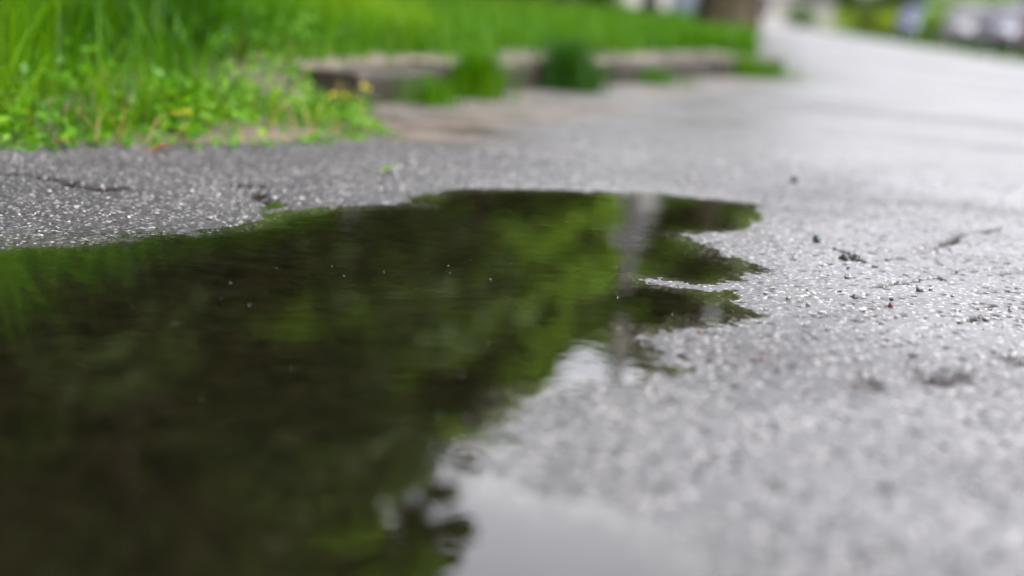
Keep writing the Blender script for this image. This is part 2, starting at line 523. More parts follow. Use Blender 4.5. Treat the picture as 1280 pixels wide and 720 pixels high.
M['leafC'] = leaf_mat('dark_leaves', [(.030, .052, .013), (.055, .090, .020), (.090, .135, .028)], .42, .5)
M['leafD'] = leaf_mat('yellow_bush', [(.10, .16, .008), (.19, .26, .012), (.28, .31, .02)], .4, .5)
M['leafE'] = leaf_mat('copper_leaves', [(.035, .022, .012), (.06, .04, .018), (.08, .065, .02)], .3, .5)
M['bark'] = noisy_mat('bark', (.018, .013, .009), (.05, .036, .025), 6, .85, .9, 22, bdist=.03, spec=.08)
M['mossbark'] = noisy_mat('mossy_bark', (.016, .015, .008), (.048, .038, .022), 5, .85, .9, 20, bdist=.03, spec=.08)


# ------------------------------------------------------------------ ground sheets
def axis_rows():
    ys = [0.78]
    y = 0.78
    while y < 420:
        if y < 1.35: dy = .0024
        elif y < 2.75: dy = .0021
        elif y < 4.3: dy = .0035 + (y - 2.75) * .003
        elif y < 9: dy = .009 + (y - 4.3) * .012
        else: dy = .065 + (y - 9) * .05
        y += dy; ys.append(y)
    y = 0.78; dy = .004
    back = []
    while y > -10:
        y -= dy; dy *= 1.08; back.append(y)
    return np.array(back[::-1] + ys)


def axis_cols(n, lim, grow, far):
    c = list(np.linspace(-lim, lim, n))
    st = c[1] - c[0]
    u = lim; d = st
    ext = []
    while u < far:
        d *= grow; u += d; ext.append(u)
    return np.array([-e for e in ext[::-1]] + c + ext)


ys = axis_rows()
us = axis_cols(860, .30, 1.06, 2.2)
U, Y = np.meshgrid(us, ys)
X = U * (np.maximum(Y, -0.5) + 1.2)
shp = X.shape
Z, SAND, CRK, SD = road_height(X.ravel(), Y.ravel())
V = np.stack([X.ravel(), Y.ravel(), Z], 1)
nr, nc = shp
idx = np.arange(nr * nc).reshape(nr, nc)
F = np.stack([idx[:-1, :-1].ravel(), idx[:-1, 1:].ravel(), idx[1:, 1:].ravel(), idx[1:, :-1].ravel()], 1)
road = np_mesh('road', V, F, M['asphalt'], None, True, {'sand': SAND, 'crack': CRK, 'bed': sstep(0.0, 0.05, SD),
    'dull': sstep(.02, .14, -SD) * sstep(.25, -.45, X.ravel() - .1 * (Y.ravel() - 2)) * sstep(1.5, 2.0, Y.ravel()) * sstep(5.5, 3.2, Y.ravel())})
tag(road, 'wet patched asphalt street with loose grit, cracks and a shallow hollow holding the puddle', kind='structure')
del V, F, U

# the earth under everything, out to the horizon
gx = np.sign(np.linspace(-1, 1, 260)) * (np.abs(np.linspace(-1, 1, 260)) ** 3.2) * 900
gy = np.concatenate([-np.linspace(30, 0.3, 20) ** 1.6, np.linspace(0.3, 14, 200), 14 + (np.linspace(0.01, 1, 120) ** 2.6) * 1400])
gy = np.unique(gy)
gx = np.unique(np.concatenate([gx, np.linspace(-8, 8, 260)]))
GX, GY = np.meshgrid(gx, gy)
GZ = ground_height(GX.ravel(), GY.ravel())
nr, nc = GX.shape
idx = np.arange(nr * nc).reshape(nr, nc)
F = np.stack([idx[:-1, :-1].ravel(), idx[:-1, 1:].ravel(), idx[1:, 1:].ravel(), idx[1:, :-1].ravel()], 1)
ground = np_mesh('ground', np.stack([GX.ravel(), GY.ravel(), GZ], 1), F, M['soil'], None, True)
tag(ground, 'dark soil of the verge and the bank under the grass', kind='structure')


def gz(x, y):
    return float(ground_height(np.array([float(x)]), np.array([float(y)]))[0])


def rz(x, y):
    return float(road_height(np.array([float(x)]), np.array([float(y)]))[0][0])


# water
wy_ = np.linspace(.3, 4.2, 60); wx_ = np.linspace(-3.2, 1.1, 60)
WX, WY = np.meshgrid(wx_, wy_)
# outside the hollow the paving is higher than the water, so one flat sheet finds its own shore
idx = np.arange(3600).reshape(60, 60)
F = np.stack([idx[:-1, :-1].ravel(), idx[:-1, 1:].ravel(), idx[1:, 1:].ravel(), idx[1:, :-1].ravel()], 1)
sdw = seg_dist(WX.ravel(), WY.ravel(), PUD, True)
ins = inside(WX.ravel(), WY.ravel(), PUD) | (sdw < .16)
F = F[ins[F].all(1)]
used = np.unique(F)
remap = np.zeros(3600, int); remap[used] = np.arange(len(used))
water = np_mesh('puddle', np.stack([WX.ravel()[used], WY.ravel()[used], np.zeros(len(used))], 1), remap[F], M['water'], None, True)
tag(water, 'dark still rainwater puddle mirroring the green trees', kind='structure')


# ------------------------------------------------------------------ kerb and pavement slabs
def sweep(line, prof, name, mat, gaps=None, zfun=lambda x, y: 0.0):
    """sweeps a cross-section (offset behind the line, height) along a line as separate stones with narrow joints"""
    pts = [Vector((p[0], p[1])) for p in line]
    segs = []
    dist = [0]
    for a, b in zip(pts, pts[1:]): dist.append(dist[-1] + (b - a).length)
    total = dist[-1]

    def P(s):
        s = min(max(s, 0), total - 1e-6)
        for i in range(len(pts) - 1):
            if dist[i + 1] >= s:
                t = (s - dist[i]) / (dist[i + 1] - dist[i])
                d = (pts[i + 1] - pts[i]).normalized()
                # blend the tangent for a smooth curve
                return pts[i].lerp(pts[i + 1], t), Vector((-d.y, d.x))
    bm = bmesh.new()
    s = 0.0
    while s < total - .05:
        ln = random.uniform(.75, .95)
        e = min(s + ln, total)
        dz = random.uniform(-.022, .006); dn = random.uniform(-.022, .022)
        rings = []
        n = 8
        for k in range(n + 1):
            c, nn = P(s + .006 + (e - s - .012) * k / n)
            ring = []
            for (o, h) in prof:
                wob = random.uniform(-.004, .004)
                q = c + nn * (o + dn + wob)
                ring.append(bm.verts.new((q.x, q.y, h + dz + random.uniform(-.004, .004))))
            rings.append(ring)
        m = len(prof)
        for a, b in zip(rings, rings[1:]):
            for k in range(m):
                bm.faces.new([a[k], b[k], b[(k + 1) % m], a[(k + 1) % m]])
        bm.faces.new(rings[0]); bm.faces.new(rings[-1][::-1])
        s = e
    return bm_obj(name, bm, mat)


# smooth the kerb line a little (Chaikin)
kl = [Vector(p) for p in KERB[1:]] + [Vector(p) for p in CORNER[:1]]
for _ in range(2):
    q = [kl[0]]
    for a, b in zip(kl, kl[1:]):
        q += [a.lerp(b, .25), a.lerp(b, .75)]
    q.append(kl[-1]); kl = q
kl = [(p.x, p.y) for p in kl]
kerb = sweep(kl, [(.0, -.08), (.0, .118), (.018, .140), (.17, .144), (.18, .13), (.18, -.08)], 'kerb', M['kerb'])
tag(kerb, 'worn pale kerb stones curving from the weeds to the street corner', kind='structure')
kn = [k for k in kl if k[1] < 9.6]
slab = sweep(kn, [(.19, -.02), (.19, .134), (.20, .142), (.42, .148), (.43, .14), (.43, -.02)], 'pavement', M['concrete'])
tag(slab, 'old concrete pavement strip behind the kerb, overgrown by grass', kind='structure')


# ------------------------------------------------------------------ grass
def blades(P, H, W, lean, nseg=4, name='grass', mat=None, bend=1.0):
    """P (n,3) roots; H heights; W widths; one tapering curved blade each"""
    n = len(P)
    az = RNG.uniform(0, 2 * np.pi, n)
    fa = az + RNG.normal(0, .6, n) + np.pi / 2
    dx, dy = np.cos(az), np.sin(az)
    wx, wy = np.cos(fa), np.sin(fa)
    t = np.linspace(0, 1, nseg + 1)
    Vs = np.zeros((n, nseg * 2 + 1, 3), np.float32)
    for i, tt in enumerate(t):
        cl = lean * H * (tt ** (1.6 + bend * .3))
        zz = H * tt * np.sqrt(np.clip(1 - (lean * tt) ** 2 * .55, .1, 1))
        c = np.stack([P[:, 0] + dx * cl, P[:, 1] + dy * cl, P[:, 2] + zz], 1)
        w = W * (1 - tt) ** .6 * .5
        if i < nseg:
            Vs[:, 2 * i] = c - np.stack([wx * w, wy * w, 0 * w], 1)
            Vs[:, 2 * i + 1] = c + np.stack([wx * w, wy * w, 0 * w], 1)
        else:
            Vs[:, 2 * i] = c
    k = nseg * 2 + 1
    base = (np.arange(n) * k)[:, None]
    tris = []
    for i in range(nseg - 1):
        a = 2 * i
        tris += [[a, a + 1, a + 3], [a, a + 3, a + 2]]
    a = 2 * (nseg - 1)
    tris.append([a, a + 1, a + 2])
    T = np.array(tris)
    F = (base[:, None, :] + T[None]).reshape(-1, 3)
    return np_mesh(name, Vs.reshape(-1, 3), F, mat)


def scatter(n, x0, x1, y0, y1, cond):
    x = RNG.uniform(x0, x1, n); y = RNG.uniform(y0, y1, n)
    m = cond(x, y)
    return x[m], y[m]


def near_cond(x, y):
    vs = verge_sd(x, y)
    kd = seg_dist(x, y, kn)
    dens = .06 + .8 * np.clip(fbm(x * 3.6, y * 3.6, 91) * 2.2 + .45, 0, 1)
    onk = (kd < .48) & (along_kerb(x, y) > .0)     # on the kerb / slabs: only sparse growth
    keep = RNG.uniform(0, 1, len(x)) < np.where(onk, .05, dens)
    return (vs > .01) & keep & ~((x > -.75) & (vs < .5) & (RNG.uniform(0, 1, len(x)) > .45))


x, y = scatter(90000, -3.6, -.1, 2.1, 6.6, near_cond)
vs = verge_sd(x, y)
hgt = (.05 + .30 * sstep(.02, .7, vs)) * (.55 + .6 * RNG.uniform(0, 1, len(x))) * (.35 + 1.25 * np.clip(fbm(x * 2.6, y * 2.6, 95) * 1.5 + .5, 0, 1))
hgt = hgt * np.where(x > -.95, .50 + .50 * sstep(-.35, -.95, x), 1)
g = blades(np.stack([x, y, ground_height(x, y) - .01], 1), hgt, RNG.uniform(.004, .011, len(x)), RNG.uniform(.05, .9, len(x)), 4, 'grass', M['grass'])
tag(g, 'tall bright green grass growing wild along the asphalt edge', 'grass', kind='stuff')


def lawn_cond(x, y):
    vs = verge_sd(x, y)
    kd = seg_dist(x, y, kn)
    strip = (kd < .46) & (along_kerb(x, y) > -.2)
    return (vs > .19) & (y > 4.0) & (~strip | (RNG.uniform(0, 1, len(x)) < .22 * np.clip(fbm(x * 3, y * 3, 98) + .4, 0, 1) + .6 * sstep(.28, .42, kd)))


parts = []
for (n, x0, x1, y0, y1) in ((70000, -5, 2.4, 4.4, 12), (60000, -14, 5, 11, 26), (26000, -24, 12, 24, 60)):
    x, y = scatter(n, x0, x1, y0, y1, lawn_cond)
    parts.append((x, y))
x = np.concatenate([p[0] for p in parts]); y = np.concatenate([p[1] for p in parts])
hh = RNG.uniform(.07, .2, len(x)) * (.7 + .9 * np.clip(fbm(x * .9, y * .9, 97) + .4, 0, 1)) * (1 + sstep(14, 40, y))
ww = RNG.uniform(.005, .010, len(x)) * (1 + y * .14)
g = blades(np.stack([x, y, ground_height(x, y) - .01], 1), hh, ww, RNG.uniform(.1, .9, len(x)), 3, 'lawn', M['lawn'])
tag(g, 'bright green lawn rising up the bank behind the kerb', 'lawn', kind='stuff')

# far right verge
x, y = scatter(30000, 5, 45, 14, 120, lambda x, y: (x - ROAD_DIR * y > R_EDGE + .05))
g = blades(np.stack([x, y, ground_height(x, y) - .01], 1), RNG.uniform(.1, .3, len(x)), RNG.uniform(.03, .1, len(x)), RNG.uniform(.1, .9, len(x)), 3, 'verge_grass', M['lawn'])
tag(g, 'yellow green grass verge along the far right side of the street', 'grass', kind='stuff')

# dead blades low in the grass
x, y = scatter(1300, -3.0, -.2, 2.1, 5.0, lambda x, y: (verge_sd(x, y) > .0) & (verge_sd(x, y) < .8))
g = blades(np.stack([x, y, ground_height(x, y) - .005], 1), RNG.uniform(.04, .16, len(x)), RNG.uniform(.002, .005, len(x)), RNG.uniform(.6, .98, len(x)), 3, 'dead_grass', M['drygrass'])
tag(g, 'straw coloured dead blades low in the green verge', 'dead grass', kind='stuff')


# broad leaved ground cover: rosettes of small leaves
def leaves(C, size, nrm, mat, name, parent=None, asp=.55):
    n = len(C)
    d = RNG.normal(0, 1, (n, 3)); d /= np.linalg.norm(d, axis=1)[:, None]
    nn = nrm / np.linalg.norm(nrm, axis=1)[:, None]
    a = d - nn * (d * nn).sum(1)[:, None]; a /= np.linalg.norm(a, axis=1)[:, None]
    b = np.cross(nn, a)
    s = size[:, None]
    Vs = np.stack([C - a * s, C - a * s * .15 + b * s * asp, C + a * s + nn * s * .1, C - a * s * .15 - b * s * asp, ], 1)
    Vs[:, 0] -= nn * s * .12
    F = np.arange(n * 4).reshape(n, 4)
    return np_mesh(name, Vs.reshape(-1, 3), F, mat, parent)


def wcond(x, y):
    vs = verge_sd(x, y)
    lim = .42 + .25 * fbm(x * 3, y * 3, 99)
    cl = np.clip(fbm(x * 5, y * 5, 103) + .55, 0, 1)
    return (vs > -.035) & (vs < lim) & (y < 5.0) & (RNG.uniform(0, 1, len(x)) < cl)


x, y = scatter(36000, -3, -.1, 2.1, 5.0, wcond)
n = len(x)
vs = verge_sd(x, y)
zz = ground_height(x, y) + RNG.uniform(.0, 1, n) ** 1.4 * (.03 + .10 * sstep(0, .3, vs)) * (.4 + 1.2 * np.clip(fbm(x * 6, y * 6, 105) + .5, 0, 1)) * (1 - .75 * sstep(-.75, -.42, x)) + .010
nr_ = np.stack([RNG.normal(0, .6, n), RNG.normal(-.25, .6, n), np.ones(n)], 1)
g = leaves(np.stack([x, y, zz], 1), RNG.uniform(.005, .020, n), nr_, M['weed'], 'weeds')
tag(g, 'low leafy weeds spilling from the verge onto the asphalt', 'weeds', kind='stuff')


# single tufts of grass growing in the kerb joints
def tuft(px, py, z, n, h, spread, mat, label):
    X0, Y0 = gp(px, py, z)
    o = empty('grass_tuft', (X0, Y0, z))
    r = np.abs(RNG.normal(0, spread, n)); a = RNG.uniform(0, 6.28, n)
    P = np.stack([r * np.cos(a), r * np.sin(a) * .7, np.full(n, -.01)], 1)
    b = blades(P, RNG.uniform(.35, 1, n) * h, RNG.uniform(.004, .008, n), RNG.uniform(.05, .6, n), 4, 'blades', mat)
    b.parent = o
    tag(o, label, 'grass tuft', 'grass tufts along the kerb')


tuft(592, 130, .0, 900, .27, .055, M['grass'], 'bright green grass tuft before the kerb, nearest the middle of the photo')
tuft(706, 119, .0, 1300, .30, .075, M['darktuft'], 'dark green bushy tuft rooted at the foot of the kerb')
tuft(535, 139, .0, 220, .16, .07, M['grass'], 'thin low grass tuft against the dark kerb face')
tuft(815, 110, .0, 350, .14, .09, M['lawn'], 'short grass tuft between the two farthest pale kerb stones')
tuft(925, 99, .0, 1300, .20, .20, M['lawn'], 'wide grass tuft hanging over the street corner')
tuft(408, 152, .0, 260, .12, .07, M['grass'], 'grass tuft at the near end of the kerb')


# flowering weeds
M['petal'] = noisy_mat('yellow_petals', (.42, .36, .01), (.58, .50, .02), 20, .6, 0)
M['stem'] = noisy_mat('green_stem', (.06, .12, .02), (.09, .17, .03), 20, .6, 0)


def flower(px, py, h, label):
    X0, Y0 = gp(px, py, 0)
    z0 = gz(X0, Y0)
    o = empty('flowering_weed', (X0, Y0, z0))
    tag(o, label, 'wildflower', 'yellow flowering weeds')
    bm = bmesh.new()
    tips = []
    for k in range(4):
        a = random.uniform(0, 6.28); l = random.uniform(.15, .4) * h
        t = Vector((math.cos(a) * l, math.sin(a) * l, h * random.uniform(.75, 1)))
        bm_tube(bm, [(0, 0, 0), (t.x * .4, t.y * .4, t.z * .5), tuple(t)], [.0022, .0018, .0012], 5)
        tips.append(t)
    bm_obj('stem', bm, M['stem'], o)
    n = 40
    P = np.stack([RNG.normal(0, .03, n), RNG.normal(0, .03, n), RNG.uniform(.01, h * .6, n)], 1)
    leaves(P, RNG.uniform(.012, .024, n), np.stack([RNG.normal(0, .5, n), RNG.normal(0, .5, n), np.ones(n)], 1), M['weed'], 'leaves', o)
    for t in tips:
        bm = bmesh.new()
        for k in range(12):
            a = k * math.pi / 6
            for rr, up in ((.010, .003), (.006, .006)):
                c = bm.verts.new(t)
                p1 = bm.verts.new(t + Vector((math.cos(a - .2) * rr * .8, math.sin(a - .2) * rr * .8, up)))
                p2 = bm.verts.new(t + Vector((math.cos(a) * rr, math.sin(a) * rr, up * 1.2)))
                p3 = bm.verts.new(t + Vector((math.cos(a + .2) * rr * .8, math.sin(a + .2) * rr * .8, up)))
                bm.faces.new([c, p1, p2, p3])
        bm_obj('flower', bm, M['petal'], o)


flower(422, 156, .07, 'yellow flowering weed standing left of its twin before the kerb')
flower(449, 147, .10, 'taller yellow flowering weed nearest the kerb end')
flower(228, 178, .05, 'small yellow flower low in the leafy asphalt edge')
flower(120, 60, .30, 'yellow flowers high among the tall grass')


# ------------------------------------------------------------------ trees
def tree(name, label, cat, loc, h, cr, tr, cbase, nl, lmat, tmat, ls=.16, seed=0, group=None, squash=1.0, clumps=34, ntop=.35):
    rg = np.random.default_rng(seed + 100); rd = random.Random(seed)
    z0 = gz(*loc) - .06
    o = empty(name, (loc[0], loc[1], z0), rd.uniform(0, 6.28))
    tag(o, label, cat, group)
    bm = bmesh.new()
    lx, ly = rd.uniform(-.3, .3) * h * .06, rd.uniform(-.3, .3) * h * .06
    top = h * .8
    tp = [(0, 0, -.1), (0, 0, .12), (lx * .2, ly * .2, h * .12), (lx * .6, ly * .6, h * .4), (lx, ly, top)]
    bm_tube(bm, tp, [tr * 1.7, tr * 1.25, tr, tr * .7, tr * .15], 12)
    centres = []
    for k in range(clumps):
        a = k * 2.399 + rd.uniform(-.4, .4)
        t = (k + .5) / clumps
        zc = cbase + (h - cbase) * (t ** .9)
        u = (zc - cbase) / (h - cbase)
        rad = cr * math.sqrt(max(.04, 1 - (abs(u - .38) / .64) ** 2)) * rd.uniform(.45, 1.0) * squash
        c = Vector((math.cos(a) * rad + lx, math.sin(a) * rad + ly, zc + rd.uniform(-.3, .3) * h * .06))
        centres.append((c, rd.uniform(.55, 1.2)))
        if k % 2 == 0 and rad > .4 * cr:
            s = Vector((lx * .5, ly * .5, max(h * .16, zc * .62)))
            mdl = s.lerp(c, .5) + Vector((0, 0, -.05 * h * .3))
            bm_tube(bm, [tuple(s), tuple(mdl), tuple(c)], [tr * .32, tr * .2, tr * .05], 7)
    bm_obj('trunk', bm, tmat, o, True)
    cc = np.array([c for c, _ in centres]); wt = np.array([w for _, w in centres])
    pick = rg.choice(len(cc), nl, p=wt / wt.sum())
    rad = cr * .30 * wt[pick]
    d = rg.normal(0, 1, (nl, 3)); d /= np.linalg.norm(d, axis=1)[:, None]
    rr = rg.uniform(0, 1, nl) ** .45
    P = cc[pick] + d * (rad * rr)[:, None] * np.array([1, 1, .7])
    P[:, 2] = np.maximum(P[:, 2], cbase * .7)
    nrm = rg.normal(0, .8, (nl, 3)); nrm[:, 2] += .9
    leaves(P, rg.uniform(.6, 1.3, nl) * ls, nrm, lmat, 'crown', o)
    return o


TG = 'trees behind the bank'


def T(px, depth, h, cr, tr, cb, nl, lm, seed, label, bark='bark', ls=.17, cl=34):
    return tree('broadleaf_tree', label, 'tree', (at(px + (22 if seed > 1 else 0), depth), depth), h, cr, tr, cb, nl, M[lm], M[bark], ls, seed, TG, 1.0, cl)


# the one whose trunk shows at the street corner
T(903, 17.5, 5.6, .80, .29, 1.4, 8000, 'leafA', 1, 'thick brown mossy trunk standing in the lawn by the street corner, nearest tree', 'mossbark', .15, 26)
T(590, 24, 6.6, 2.0, .20, 1.0, 12000, 'leafB', 2, 'light green tree behind the bank, reflected bright in the puddle middle')
T(335, 21, 13.0, 2.1, .26, 2.2, 14000, 'leafB', 3, 'tall slim lime green tree behind the grass bank')
T(190, 23, 15, 4.6, .34, 2.2, 17000, 'leafA', 4, 'tall mid green tree behind the tall grass')
T(150, 17, 14, 4.2, .22, 1.8, 17000, 'leafC', 5, 'very dark tall tree reflected at the left of the puddle')
T(-60, 20, 15, 4.8, .36, 2.0, 16000, 'leafC', 6, 'dark spreading tree beyond the left border of the photo')
T(-330, 17, 13, 4.4, .34, 2.0, 14000, 'leafA', 7, 'mid green tree farthest to the left')
T(160, 34, 17, 4.8, .30, 2.6, 15000, 'leafC', 8, 'dark tree of the second row behind the lime tree', ls=.22)
T(684, 30, 7.0, 1.3, .24, 1.8, 10000, 'leafC', 9, 'dark narrow tree left of the white house', ls=.2)
T(915, 36, 8.6, 1.5, .26, 3.6, 9000, 'leafC', 10, 'dark tree behind the corner trunk', ls=.2)
T(60, 33, 18, 5.6, .42, 2.4, 14000, 'leafA', 11, 'tall second row tree behind the darkest tree', ls=.23)
T(240, 36, 18, 5.0, .42, 2.4, 13000, 'leafE', 12, 'brownish leaved tree of the second row', ls=.23)
T(562, 38, 16, 1.7, .34, 2.2, 13000, 'leafC', 13, 'dark tree in the second row behind the young lime tree', ls=.22)
T(-650, 22, 14, 5.0, .36, 2.0, 12000, 'leafC', 14, 'dark tree standing far outside the left border', ls=.2)


T(640, 46, 10.5, 2.6, .3, 1.0, 10000, 'leafC', 21, 'dark tree far behind the bank right of the young lime tree', ls=.24)
T(728, 59, 13.8, 3.2, .34, 1.5, 20000, 'leafA', 22, 'mid green tree behind the left end of the white house', ls=.26)
T(800, 64, 14.5, 5.2, .4, 3.5, 26000, 'leafC', 20, 'broad tree rising behind the white house roof', ls=.3)
T(30, 25, 9, 3.6, .28, .8, 14000, 'leafC', 15, 'dark low tree filling the gap at the left border')
T(215, 27, 9, 3.6, .28, .8, 14000, 'leafA', 16, 'rounded mid green tree between the two tall ones')
T(410, 27, 9, 3.4, .28, .8, 14000, 'leafA', 17, 'mid green rounded tree right of the tallest one')
T(-160, 25, 10, 4.0, .28, .8, 14000, 'leafC', 18, 'dark rounded tree outside the left border')
T(580, 28, 8, 2.8, .24, .8, 12000, 'leafB', 19, 'young lime green tree low behind the bank crest')


_t = tree('broadleaf_tree', 'big spreading tree close by on the left whose crown shades the near asphalt', 'tree', (-5.2, 6.0), 9.0, 3.4, .28, 2.7, 15000,
          M['leafA'], M['bark'], .12, 77, TG, 1.0, 34)


# right side of the street and far end
def bush(px, depth, w, h, n, lm, seed, label, name='bush', ls=.06, cat='bush', group='bushes across the street'):
    rg = np.random.default_rng(seed)
    x0 = at(px, depth)
    o = empty(name, (x0, depth, gz(x0, depth) - .03))
    tag(o, label, cat, group)
    bm = bmesh.new()
    rd = random.Random(seed)
    cs = []
    for k in range(9):
        a = rd.uniform(0, 6.28); r = rd.uniform(0, .33) * w
        c = Vector((math.cos(a) * r, math.sin(a) * r, h * rd.uniform(.35, .72) * (1 - .5 * r / w)))
        cs.append(c)
        bm_tube(bm, [(c.x * .1, c.y * .1, 0), (c.x * .5, c.y * .5, c.z * .6), tuple(c)], [.03, .02, .008], 6)
    bm_obj('stems', bm, M['bark'], o, True)
    cc = np.array(cs)
    pick = rg.integers(0, 9, n)
    d = rg.normal(0, 1, (n, 3)); d /= np.linalg.norm(d, axis=1)[:, None]
    P = cc[pick] + d * (rg.uniform(0, 1, n) ** .5)[:, None] * np.array([w * .27, w * .27, h * .36])
    P[:, 2] = np.clip(P[:, 2], .02, None)
    nrm = rg.normal(0, .8, (n, 3)); nrm[:, 2] += .8
    leaves(P, rg.uniform(.6, 1.3, n) * ls, nrm, M[lm], 'foliage', o)


bush(1000, 108, 5.2, 2.0, 5000, 'leafC', 31, 'dark rounded bush at the end of the street before the white garage')
bush(1085, 82, 4.0, 1.3, 5000, 'leafD', 32, 'yellow green bush at the right street edge')
bush(1122, 68, 3.0, 1.3, 4500, 'leafD', 33, 'yellow bush nearest the slate blue car')
bush(1062, 104, 4.0, 1.8, 4000, 'leafB', 34, 'green bush behind the yellow ones')
bush(1182, 52, 2.4, 1.6, 4500, 'leafB', 35, 'bright green bush between the slate blue car and the silver one')
bush(1120, 80, 5, 2.6, 5000, 'leafC', 36, 'dark tall hedge bush behind the yellow bushes', ls=.09)
bush(1225, 56, 4, 2.8, 6000, 'leafA', 37, 'mid green bush behind the silver cars', ls=.09)
bush(1330, 44, 4, 2.6, 6000, 'leafC', 38, 'dark bush behind the dark red car', ls=.09)
bush(745, 33, 1.6, 1.4, 3000, 'leafC', 39, 'small dark bush on the lawn by the white house')
bush(660, 30, 1.6, 1.5, 3000, 'leafC', 40, 'dark bush at the crest of the bank')
RG = 'trees across the street'
for (px, d, h, cr, lm, sd_, lb) in ((1100, 92, 7.5, 3.2, 'leafC', 51, 'dark tree across the street above the yellow bushes'),
                                    (1190, 80, 7.0, 3.0, 'leafB', 52, 'light green tree across the street behind the brick house corner'),
                                    (1290, 74, 6.5, 3.2, 'leafC', 53, 'dark tree behind the parked cars'),
                                    (1400, 60, 6.0, 3.0, 'leafA', 54, 'mid green tree outside the right border'),
                                    (1030, 125, 8.5, 3.5, 'leafA', 55, 'distant tree at the far end of the street')):
    tree('roadside_tree', lb, 'tree', (at(px, d), d), h, cr, .2, 1.4, 6500, M[lm], M['bark'], .24, sd_, RG, 1.0, 24)

# ------------------------------------------------------------------ houses
M['white'] = noisy_mat('white_boards', (.40, .395, .37), (.50, .49, .46), 3, .6, .15, 30)
M['cream'] = noisy_mat('cream_render', (.36, .34, .31), (.44, .42, .38), 3, .7, .2, 30)
M['brick'] = noisy_mat('orange_brick', (.30, .15, .07), (.42, .23, .11), 12, .8, .4, 60)
M['roof'] = noisy_mat('grey_shingles', (.07, .07, .075), (.13, .13, .135), 9, .7, .5, 40)
M['glass'] = noisy_mat('window_glass', (.02, .025, .03), (.04, .045, .05), 3, .06, 0)
M['trim'] = noisy_mat('white_trim', (.74, .74, .73), (.82, .82, .81), 6, .5, 0)
M['door'] = noisy_mat('painted_door', (.10, .12, .16), (.14, .16, .2), 6, .5, .1)


